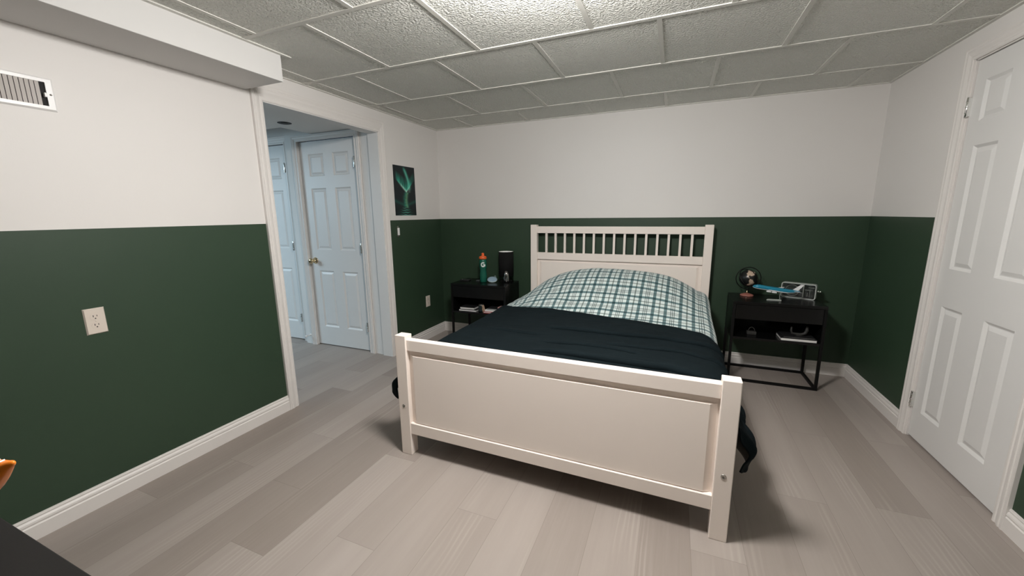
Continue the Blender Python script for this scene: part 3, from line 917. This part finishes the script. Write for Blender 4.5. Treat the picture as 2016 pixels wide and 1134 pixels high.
# pale blue puck with a loop
pu = empty('puck', (0.725, -0.235, ZT))
tag(pu, 'pale blue round puck with a loop on the left nightstand beside the bottle', 'gadget')
pz = Matrix.Rotation(math.radians(23), 4, Vector((0.90, 0.43, 0)))
Tp = Matrix.Translation((0, 0, 0.0268)) @ pz
MB().lathe([(0, -0.008), (0.036, -0.008), (0.046, -0.006), (0.050, 0.0), (0.048, 0.005)], 40, (0, 0, 0), 0, True, Tp).build('body', M['pale_rim'], pu)
MB().lathe([(0.048, 0.005), (0.045, 0.0065), (0.030, 0.0085), (0, 0.0095)], 40, (0, 0, 0), 0, True, Tp).build('face', M['pale_blue'], pu)
MB().tube([(0.010 + 0.008 * math.cos(t), 0.046, 0.045 + 0.014 * math.sin(t)) for t in [2 * PI * k / 16 for k in range(16)]], 0.0018, 6, closed=True).build('loop', M['pale_rim'], pu)
# small leaf-like item, wallet
lf = MB().prism([(-0.030, -0.010), (-0.012, -0.018), (0.020, -0.010), (0.032, 0.008), (0.012, 0.017), (-0.016, 0.012)], 2, 0, 0.009).build('trinket', M['grey_blue'], None, (0.556, -0.205, ZT), (0, 0, 0.5), bevel=0.003)
tag(lf, 'small dull grey object lying left of the green bottle', 'trinket')
wt = empty('wallet', (0.415, -0.225, ZT), 0.12)
tag(wt, 'flat black wallet with a chrome stud standing for a glint at left end of left nightstand', 'wallet')
MB().box(-0.050, 0.050, -0.036, 0.036, 0, 0.012).build('body', M['cover_black'], wt, bevel=0.004)
MB().lathe([(0, 0.0121), (0.006, 0.0121), (0.005, 0.015), (0, 0.016)], 16, (-0.030, -0.012, 0)).build('glint_stud', M['chrome'], wt)  # small chrome stud added to stand for a silver glint
# table lamp
LX, LY = 0.828, -0.120
tl = empty('table_lamp', (LX, LY, ZT))
tag(tl, 'black cylinder table lamp with a chrome bullet base on the left nightstand', 'lamp')
MB().lathe([(0.073, 0.055), (0.075, 0.055), (0.075, 0.300), (0.073, 0.300)], 48, cap=False).build('lamp_shade', M['shade'], tl)
ln = MB().lathe([(0.0725, 0.299), (0.0725, 0.060), (0.0, 0.262)][:2], 48, cap=False).lathe([(0.0, 0.285), (0.0725, 0.285)], 48, cap=False).build('lining', M['shade_in'], tl)
ln['label'] = 'white lining and diffuser'
MB().lathe([(0.060, 0.0), (0.060, 0.006), (0.010, 0.009), (0.007, 0.012), (0.007, 0.284)], 32).build('stem', M['black_metal'], tl)
fa = math.atan2(-3.7268 - LY, 2.3751 - LX)
bx, by = LX + 0.108 * math.cos(fa), LY + 0.108 * math.sin(fa)
dark_chrome = plain('dark_chrome', (0.30, 0.29, 0.28), 0.14, metal=1.0, nscale=6, namp=0.05)
cb_ = MB().lathe([(0, 0.0), (0.020, 0.0), (0.025, 0.006), (0.0275, 0.030), (0.0275, 0.065), (0.024, 0.092), (0.016, 0.112), (0.007, 0.120), (0, 0.122)], 40, (0.108 * math.cos(fa), 0.108 * math.sin(fa), 0)).build('base', dark_chrome, tl)
cb_['label'] = 'chrome bullet-shaped base'

# ------------------------------------------------------------------ things on the right nightstand
gb = empty('globe', (2.950, -0.150, ZT))
tag(gb, 'small black globe with cream continents on a reddish wooden foot', 'globe')
MB().lathe([(0, 0), (0.047, 0), (0.049, 0.004), (0.046, 0.010), (0.030, 0.017), (0.012, 0.022), (0.0, 0.022)], 36).build('foot', M['rosewood'], gb)
MB().lathe([(0, 0.0222), (0.006, 0.0222), (0.008, 0.028), (0.004, 0.034), (0.004, 0.046), (0, 0.047)], 16).build('stem', M['brass'], gb)
GC = Vector((0, 0, 0.143)); GRr = 0.066
tilt = Matrix.Rotation(math.radians(23), 4, Vector((0.3, 1, 0)).normalized())
CONT = [  # crude outlines of the Americas in (lon, lat)
    [(-125, 50), (-165, 62), (-155, 70), (-125, 70), (-95, 72), (-80, 66), (-62, 56), (-55, 50), (-66, 44), (-75, 38), (-81, 30), (-84, 29), (-97, 27), (-95, 18), (-88, 20), (-84, 10), (-79, 8), (-95, 14), (-106, 22), (-114, 30), (-122, 37)],
    [(-79, 8), (-72, 12), (-60, 9), (-50, 0), (-35, -7), (-40, -20), (-48, -27), (-58, -36), (-66, -45), (-70, -54), (-75, -50), (-72, -30), (-71, -18), (-80, -4)],
    [(-52, 62), (-22, 70), (-20, 80), (-60, 82), (-55, 70)],
    [(-17, 15), (-5, 36), (10, 37), (30, 32), (42, 12), (50, 11), (40, -5), (38, -20), (25, -34), (18, -33), (12, -10), (9, 4), (-8, 5)],
    [(-10, 37), (-8, 44), (0, 50), (10, 58), (25, 70), (60, 70), (60, 45), (35, 38), (25, 37), (10, 42)],
]
def inpoly(p, poly):
    c = False; x, y = p
    for (x1, y1), (x2, y2) in zip(poly, poly[1:] + poly[:1]):
        if (y1 > y) != (y2 > y) and x < (x2 - x1) * (y - y1) / (y2 - y1) + x1: c = not c
    return c
mb = MB(); ns_, nr = 96, 64; cols = []
for j in range(nr + 1):
    la = -90 + 180 * j / nr
    for i in range(ns_):
        lo_ = -180 + 360 * i / ns_
        a_, b_ = math.radians(lo_), math.radians(la)
        mb.v.append(Vector((GRr * math.cos(b_) * math.cos(a_), GRr * math.cos(b_) * math.sin(a_), GRr * math.sin(b_))))
        jl = (lo_ + 6 * noise.noise(Vector((a_ * 6, b_ * 6, 0))), la + 5 * noise.noise(Vector((a_ * 6, b_ * 6, 5))))
        land = any(inpoly(jl, p) for p in CONT)
        k = 0.75 + 0.5 * noise.noise(Vector((a_ * 14, b_ * 14, 3)))
        cols.append((0.66 * k, 0.50 * k, 0.38 * k, 1) if land else (0.006, 0.006, 0.006, 1))
for j in range(nr):
    for i in range(ns_):
        i2 = (i + 1) % ns_
        mb.f.append([j * ns_ + i, j * ns_ + i2, (j + 1) * ns_ + i2, (j + 1) * ns_ + i]); mb.mi.append(0); mb.sm.append(True)
gfa = math.atan2(-3.7268 + 0.150, 2.3751 - 2.950)
sph = mb.build('ball', M['globe'], gb, tuple(GC), fix=False)
sph.rotation_euler = (tilt @ Matrix.Rotation(gfa + math.radians(88), 4, 'Z')).to_euler()
at = sph.data.color_attributes.new('print', 'FLOAT_COLOR', 'POINT')
for i, c in enumerate(cols): at.data[i].color = c
# meridian and horizon rings
ring = [(0.088 * math.cos(t), 0, 0.088 * math.sin(t)) for t in [2 * PI * k / 48 for k in range(48)]]
rg = MB().tube(ring, 0.0035, 8, closed=True).build('meridian_ring', M['black_metal'], gb, tuple(GC))
rg.rotation_euler = (0, 0, gfa + PI / 2 + 0.25)
rg2 = MB().tube([(0.080 * math.cos(t), 0.080 * math.sin(t), 0) for t in [2 * PI * k / 48 for k in range(48)]], 0.0032, 8, closed=True).build('horizon_ring', M['black_metal'], gb, tuple(GC))
rg2.rotation_euler = (math.radians(58), 0, gfa + PI / 2 + 0.9)
MB().tube([(0, 0, 0.046), (0, 0, 0.058)], 0.006, 10).build('post', M['black_metal'], gb)

# model airliner on a stand
ap = empty('model_plane', (3.128, -0.272, ZT))
tag(ap, 'blue and white model airliner with four engines on a clear silver stand', 'model plane')
Ta = TR((-0.012, 0, 0.083), rz=math.radians(-8), ry=math.radians(5))   # nose towards -x
fus = []
NSEC = [(-0.150, 0.001, 0.0), (-0.147, 0.006, 0.0), (-0.140, 0.0105, 0.001), (-0.128, 0.0145, 0.002), (-0.110, 0.0165, 0.003), (-0.085, 0.0165, 0.002), (-0.06, 0.016, 0.001), (0.05, 0.016, 0.0), (0.085, 0.0145, 0.001), (0.115, 0.011, 0.004), (0.14, 0.006, 0.007), (0.152, 0.002, 0.008)]
def fus_half(a0, a1, mat_name, scale=1.0, n=14):
    mb = MB(); m = n + 1
    for x, r, zo in NSEC:
        for k in range(m):
            t = a0 + (a1 - a0) * k / n
            mb.v.append(Ta @ Vector((x, r * scale * math.cos(t), zo + r * scale * 1.08 * math.sin(t))))
    for j in range(len(NSEC) - 1):
        for k in range(n):
            mb.f.append([j * m + k, j * m + k + 1, (j + 1) * m + k + 1, (j + 1) * m + k]); mb.mi.append(0); mb.sm.append(True)
    return mb
a_lo = math.radians(-28)
fus_half(a_lo, PI - a_lo, '').build('upper_fuselage', M['plane_blue'], ap)
fus_half(PI - a_lo, 2 * PI + a_lo, '').build('belly', M['plane_white'], ap)
def wing(root0, root1, tip0, tip1, th, name, mat):
    mb = MB()
    vs = []
    for p, t in ((root0, th), (root1, th * 0.3), (tip1, th * 0.2), (tip0, th * 0.4)):
        vs.append((p[0], p[1], p[2] + t / 2))
    for p, t in ((root0, th), (root1, th * 0.3), (tip1, th * 0.2), (tip0, th * 0.4)):
        vs.append((p[0], p[1], p[2] - t / 2))
    mb.add(vs, [(0, 1, 2, 3), (7, 6, 5, 4), (0, 4, 5, 1), (1, 5, 6, 2), (2, 6, 7, 3), (3, 7, 4, 0)], 0, False, Ta)
    return mb.build(name, mat, ap)
for s in (-1, 1):
    wing((-0.045, s * 0.012, -0.008), (0.020, s * 0.012, -0.008), (0.055, s * 0.125, 0.008), (0.068, s * 0.125, 0.008), 0.006, 'wing', M['plane_white'])
    wing((0.112, s * 0.006, 0.007), (0.140, s * 0.004, 0.007), (0.150, s * 0.046, 0.010), (0.161, s * 0.046, 0.010), 0.003, 'tailplane', M['plane_white'])
    for yy, xx, zz in ((0.042, -0.040, -0.016), (0.078, -0.008, -0.010)):
        MB().lathe([(0.0, -0.017), (0.0055, -0.017), (0.0068, -0.012), (0.0068, 0.004), (0.0045, 0.014), (0, 0.015)], 16, (0, 0, 0), 0, True, Ta @ TR((xx, s * yy, zz), ry=PI / 2)).build('engine', M['plane_white'], ap)
wing_f = MB().prism([(0.100, 0.010), (0.138, 0.012), (0.168, 0.062), (0.148, 0.062)], 1, -0.0018, 0.0018, 0, Ta).build('tail_fin', M['plane_white'], ap)
st = MB().prism([(-0.066, -0.014), (0.030, -0.016), (0.034, 0.0), (0.030, 0.016), (-0.050, 0.014)], 2, 0, 0.006).build('stand_foot', M['frosted'], ap, bevel=0.001)
st2 = MB().tube([(0.022, 0, 0.005), (0.020, 0, 0.030), (0.018, 0, 0.050), (0.008, 0, 0.067)], 0.003, 8).build('stand_arm', M['frosted'], ap)

# clear acrylic radio
rd = empty('radio', (3.302, -0.118, ZT), math.radians(-24))
tag(rd, 'clear acrylic radio with a round speaker and chrome knob on right nightstand', 'radio')
x0, x1, z1 = -0.112, 0.112, 0.118
outer = rounded_rect(x0, x1, 0.0, z1, 0.016); inner = rounded_rect(x0 + 0.006, x1 - 0.006, 0.006, z1 - 0.006, 0.011)
mb = MB(); n = len(outer)
for y in (-0.024, 0.024):
    for p in outer: mb.v.append(Vector((p[0], y, p[1])))
    for p in inner: mb.v.append(Vector((p[0], y, p[1])))
for i in range(n):
    j = (i + 1) % n
    mb.f += [[i, j, n + j, n + i], [2 * n + i, 3 * n + i, 3 * n + j, 2 * n + j], [i, 2 * n + i, 2 * n + j, j], [n + i, n + j, 3 * n + j, 3 * n + i]]
    mb.mi += [0] * 4; mb.sm += [False] * 4
mb.build('case_rim', M['frosted'], rd)
MB().prism(rounded_rect(x0 + 0.0065, x1 - 0.0065, 0.0065, z1 - 0.0065, 0.0105), 1, -0.0235, -0.0215).build('front_window', M['clear'], rd)
MB().box(0.030, 0.035, -0.021, 0.021, 0.007, z1 - 0.007).build('divider', M['frosted'], rd)
mb = MB().lathe([(0.0, 0.0), (0.018, 0.0), (0.036, 0.014), (0.042, 0.016), (0.042, 0.013), (0.036, 0.011)], 36, (0, 0, 0), 0, True, TR((-0.040, 0.004, 0.058), rx=PI / 2), cap=False)
mb.build('speaker_cone', M['smoke'], rd)
MB().tube([(-0.040 + 0.043 * math.cos(t), -0.012, 0.058 + 0.043 * math.sin(t)) for t in [2 * PI * k / 40 for k in range(40)]], 0.0018, 6, closed=True).build('speaker_ring', M['frosted'], rd)
mb = MB().box(0.042, 0.100, 0.0, 0.004, 0.012, 0.106, 0)
mb.build('circuit_board', M['smoke'], rd)
for a_, b_, c_, d_ in ((0.060, 0.098, 0.088, 0.092), (0.040, 0.088, 0.068, 0.071), (0.070, 0.0735, 0.016, 0.072), (0.055, 0.058, 0.020, 0.050)):
    MB().box(a_, b_, -0.006, -0.001, c_, d_).build('component', M['frosted'], rd)
MB().box(x0 + 0.008, x1 - 0.008, 0.019, 0.022, 0.008, z1 - 0.008).build('back_panel', M['smoke'], rd)
for k, (zz, yy) in enumerate(((0.066, -0.004),)):
    MB().lathe([(0, 0), (0.005, 0), (0.005, 0.006), (0.009, 0.008), (0.009, 0.014), (0.005, 0.016), (0.005, 0.019), (0.007, 0.021), (0.006, 0.028), (0, 0.030)], 20, (0, 0, 0), 0, True, TR((x1 + 0.0002, yy, zz), ry=PI / 2)).build('knob', M['chrome'], rd)

# ------------------------------------------------------------------ on the walls
# poster
pw, ph_ = 0.318, 0.452
mb = MB(); nx, nz = 70, 100; pc = []
def aurora(u, v):
    """u 0..1 left-right, v 0..1 bottom-top"""
    col = Vector((0.004, 0.010, 0.012))
    nz_ = noise.noise(Vector((u * 6, v * 6, 0))); n2_ = noise.noise(Vector((u * 22, v * 5, 3)))
    g = 0.0; w = 0.0
    apex = (0.56, 0.475)
    if v > 0.47:
        # curtain: fan opening upward from the apex
        lower_l = apex[1] + (apex[0] - u) * 0.52 if u < apex[0] else apex[1] + (u - apex[0]) * 0.62
        d = v - lower_l
        if u < 0.60 and u > 0.06:
            g += max(0, 1 - d / (0.17 + 0.20 * u)) * smooth(d / 0.02) * (0.95 + 1.3 * n2_) * smooth((u - 0.06) / 0.12)
            w += 1.3 * math.exp(-((d - 0.016) / 0.026) ** 2) * smooth((u - 0.15) / 0.3)
        if u >= 0.5 and u < 0.98:
            g += max(0, 1 - d / 0.20) * smooth(d / 0.02) * (0.9 + 1.3 * n2_) * smooth((0.98 - u) / 0.12) * smooth((u - 0.52) / 0.06)
            w += 0.7 * math.exp(-((d - 0.012) / 0.022) ** 2) * smooth((0.85 - u) / 0.2) * smooth((u - 0.54) / 0.04)
        # bright streak rising to the upper middle
        cx = 0.70 - 0.20 * (v - 0.5) / 0.5 + 0.05 * math.sin((v - 0.5) * 8)
        sd = (u - cx) / (0.05 + 0.04 * (1 - v))
        g += 1.1 * math.exp(-sd * sd) * smooth((1.0 - v) / 0.1) * smooth((v - 0.5) / 0.08)
        w += 0.35 * math.exp(-sd * sd * 2) * smooth((1.0 - v) / 0.1)
    elif v > 0.16:
        # reflection column
        cx = 0.56 - 0.06 * math.sin((0.47 - v) * 9); sd = (u - cx) / 0.085
        g += 0.75 * math.exp(-sd * sd) * (0.75 + 0.6 * noise.noise(Vector((u * 9, v * 45, 1))))
        w += 0.18 * math.exp(-((u - cx - 0.05) / 0.04) ** 2)
        col += Vector((0.10, 0.13, 0.0)) * math.exp(-((u - cx - 0.03) / 0.05) ** 2) * 0.6
        g += 0.18 * math.exp(-((v - 0.20 - 0.2 * abs(u - 0.5)) / 0.03) ** 2)
    else:
        sd = (u - 0.50) / (0.13 + 0.1 * (0.16 - v) / 0.16)
        rip = max(0, math.sin(v * 130 + 3 * nz_))
        g += 0.9 * math.exp(-sd * sd) * rip * smooth((0.165 - v) / 0.02)
        w += 0.25 * math.exp(-sd * sd) * rip
    col += Vector((0.018, 0.29, 0.20)) * max(0, g) + Vector((0.30, 0.42, 0.36)) * max(0, w) * 0.8
    return col
for j in range(nz + 1):
    for i in range(nx + 1):
        u, v = i / nx, j / nz
        mb.v.append(Vector(((u - 0.5) * pw, 0.0, (v - 0.5) * ph_)))
        c = aurora(u, v); pc.append((c.x, c.y, c.z, 1))
for j in range(nz):
    for i in range(nx):
        a_ = j * (nx + 1) + i
        mb.f.append([a_, a_ + 1, a_ + nx + 2, a_ + nx + 1]); mb.mi.append(0); mb.sm.append(False)
po = mb.build('poster', M['poster'], None, (0.0012, -0.590, 1.5285), (0, 0, PI / 2), fix=False)
at = po.data.color_attributes.new('print', 'FLOAT_COLOR', 'POINT')
for i, c in enumerate(pc): at.data[i].color = c
md = po.modifiers.new('solidify', 'SOLIDIFY'); md.thickness = 0.001; md.offset = -1
tag(po, 'unframed poster of a green aurora over dark water on the left wall', 'poster')

# light switch without its plate
sw = empty('light_switch', (0.0005, -0.733, 1.156), PI / 2)
tag(sw, 'white light switch without a cover plate below the aurora poster', 'light switch')
MB().prism(rounded_rect(-0.011, 0.011, -0.052, 0.052, 0.006), 1, -0.003, 0.0).build('mounting_strap', M['nickel'], sw)
MB().box(-0.0105, 0.0105, -0.014, -0.003, -0.034, 0.034).build('rocker', M['vent'], sw, bevel=0.002)

def outlet(loc, rz, label, group):
    r = empty('wall_outlet', loc, rz)
    tag(r, label, 'outlet', group)
    w, h = 0.036, 0.0585
    mb = MB()
    mb.add([(-w, 0, -h), (w, 0, -h), (w, 0, h), (-w, 0, h), (-w + 0.004, -0.006, -h + 0.004), (w - 0.004, -0.006, -h + 0.004), (w - 0.004, -0.006, h - 0.004), (-w + 0.004, -0.006, h - 0.004)],
           [(0, 1, 5, 4), (1, 2, 6, 5), (2, 3, 7, 6), (3, 0, 4, 7), (4, 5, 6, 7), (0, 3, 2, 1)])
    mb.build('cover_plate', M['ivory'], r)
    for s in (-1, 1):
        zc = s * 0.0195
        poly = []
        for k in range(24):
            a_ = 2 * PI * k / 24
            poly.append((0.0172 * math.cos(a_), zc + max(-0.0130, min(0.0130, 0.0172 * math.sin(a_)))))
        f = MB().prism(poly, 1, -0.0068, -0.0057).build('receptacle', M['ivory'], r)
        MB().box(-0.0075, -0.0050, -0.0072, -0.0066, zc, zc + 0.0085).box(0.0050, 0.0072, -0.0072, -0.0066, zc + 0.001, zc + 0.0080).lathe([(0, 0), (0.0026, 0), (0.0026, 0.0005), (0, 0.0005)], 12, (0, 0, 0), 0, False, TR((0, -0.0067, zc - 0.0065), rx=PI / 2)).build('slots', M['slot'], f)
    MB().lathe([(0, 0), (0.003, 0), (0.0025, 0.001), (0, 0.0012)], 12, (0, 0, 0), 0, True, TR((0, -0.006, 0), rx=PI / 2)).build('screw', M['ivory'], r)
    return r
outlet((0.0003, -2.868, 0.853), PI / 2, 'ivory duplex outlet on the green left wall below the vent', 'ivory wall outlets')
outlet((0.0003, -0.312, 0.405), PI / 2, 'ivory duplex outlet low on the green wall beside left nightstand', 'ivory wall outlets')

# supply vent
vt = empty('wall_vent', (0.0003, -3.020, 1.797), PI / 2)
tag(vt, 'white metal air vent high on the left wall below the soffit', 'vent')
hw, hh_ = 0.174, 0.063
mb = MB()
iw, ih = 0.150, 0.045
vs = [(-hw, -0.001, -hh_), (hw, -0.001, -hh_), (hw, -0.001, hh_), (-hw, -0.001, hh_),
      (-hw + 0.006, -0.008, -hh_ + 0.006), (hw - 0.006, -0.008, -hh_ + 0.006), (hw - 0.006, -0.008, hh_ - 0.006), (-hw + 0.006, -0.008, hh_ - 0.006),
      (-iw, -0.008, -ih), (iw, -0.008, -ih), (iw, -0.008, ih), (-iw, -0.008, ih),
      (-iw, 0.0, -ih), (iw, 0.0, -ih), (iw, 0.0, ih), (-iw, 0.0, ih)]
fs = []
for k in range(3):
    for i in range(4):
        j = (i + 1) % 4
        fs.append((k * 4 + i, k * 4 + j, k * 4 + 4 + j, k * 4 + 4 + i))
mb.add(vs, fs)
mb.build('frame', M['vent'], vt)
MB().box(-iw, iw, -0.0005, 0.0, -ih, ih).build('backing', M['dark'], vt)
nf = 21
for k in range(nf):
    x = -iw + 0.010 + (2 * iw - 0.032) * k / (nf - 1)
    MB().box(-0.0054, 0.0054, -0.0006, 0.0006, -ih, ih).build('louver', M['vent_fin'], vt, (x, -0.0052, 0), (0, 0, math.radians(-20 if x > -0.02 else 25)))
MB().box(-0.003, 0.003, -0.016, -0.002, -0.012, 0.004).build('lever', M['vent'], vt, (iw - 0.006, 0, 0), bevel=0.001)
MB().lathe([(0, 0), (0.004, 0), (0.0035, 0.0015), (0, 0.002)], 12, (0, 0, 0), 0, True, TR((hw - 0.013, -0.008, 0), rx=PI / 2)).build('screw', M['nickel'], vt)

# ------------------------------------------------------------------ desk in the near left corner of the frame
dk = empty('desk', (1.08, -3.86, 0))
tag(dk, 'black desk top cutting across the lower left corner of the photo', 'desk')
MB().box(-0.90, 0.90, -0.36, 0.363, 0.722, 0.750).build('desktop', M['desk'], dk, bevel=0.002)
for sx in (-1, 1):
    for sy in (-1, 1):
        MB().box(sx * 0.84 - 0.02, sx * 0.84 + 0.02, sy * 0.30 - 0.02, sy * 0.30 + 0.02, 0, 0.722).build('leg', M['black_metal'], dk)

# orange pointed toy poking into the frame over the desk
ty = empty('toy', (1.335, -3.565, 0.7502))
tag(ty, 'orange pointed toy with white markings at the left edge, above the desk', 'toy')
tip = Vector((1.4415, -3.514, 0.930)) - Vector(ty.location)
ax = Vector((-0.86, -0.30, -0.44)).normalized()
sections = [(0.0, 0.0012), (0.0015, 0.0030), (0.005, 0.0050), (0.012, 0.0072), (0.024, 0.0125), (0.045, 0.021), (0.075, 0.031), (0.15, 0.034), (0.22, 0.030), (0.25, 0.014)]
pts = [tip + ax * d for d, r in sections]
MB().tube(pts, 0.01, 20, rads=[r for d, r in sections]).build('nose', M['toy_orange'], ty)
up = Vector((0.0, 0.0, 1.0)); up = (up - ax * up.dot(ax)).normalized()
sd_ = ax.cross(up).normalized()
mb = MB()
for d_, r_, w_ in ((0.019, 0.0103, 0.006), (0.028, 0.0142, 0.009), (0.040, 0.0192, 0.012), (0.055, 0.0270, 0.012)):
    Tm = Matrix((( -ax.x, sd_.x, up.x, 0), (-ax.y, sd_.y, up.y, 0), (-ax.z, sd_.z, up.z, 0), (0, 0, 0, 1)))
    Tm = Matrix.Translation(tip + ax * d_ + up * (r_ - 0.0012) - sd_ * 0.0) @ Tm
    mb.box(-0.0028, 0.0028, -w_ / 2, w_ / 2, 0, 0.0022, 0, Tm)
mb.build('markings', M['white_print'], ty)
MB().tube([(0.0, 0.0, 0.0), (0.0, 0.0, 0.006)], 0.02, 24, T=Matrix.Translation((pts[8].x, pts[8].y, 0))).build('stand_foot', M['black_metal'], ty)
MB().tube([(pts[8].x, pts[8].y, 0.006), (pts[8].x, pts[8].y, pts[8].z - 0.012)], 0.006, 10).build('stand_rod', M['black_metal'], ty)
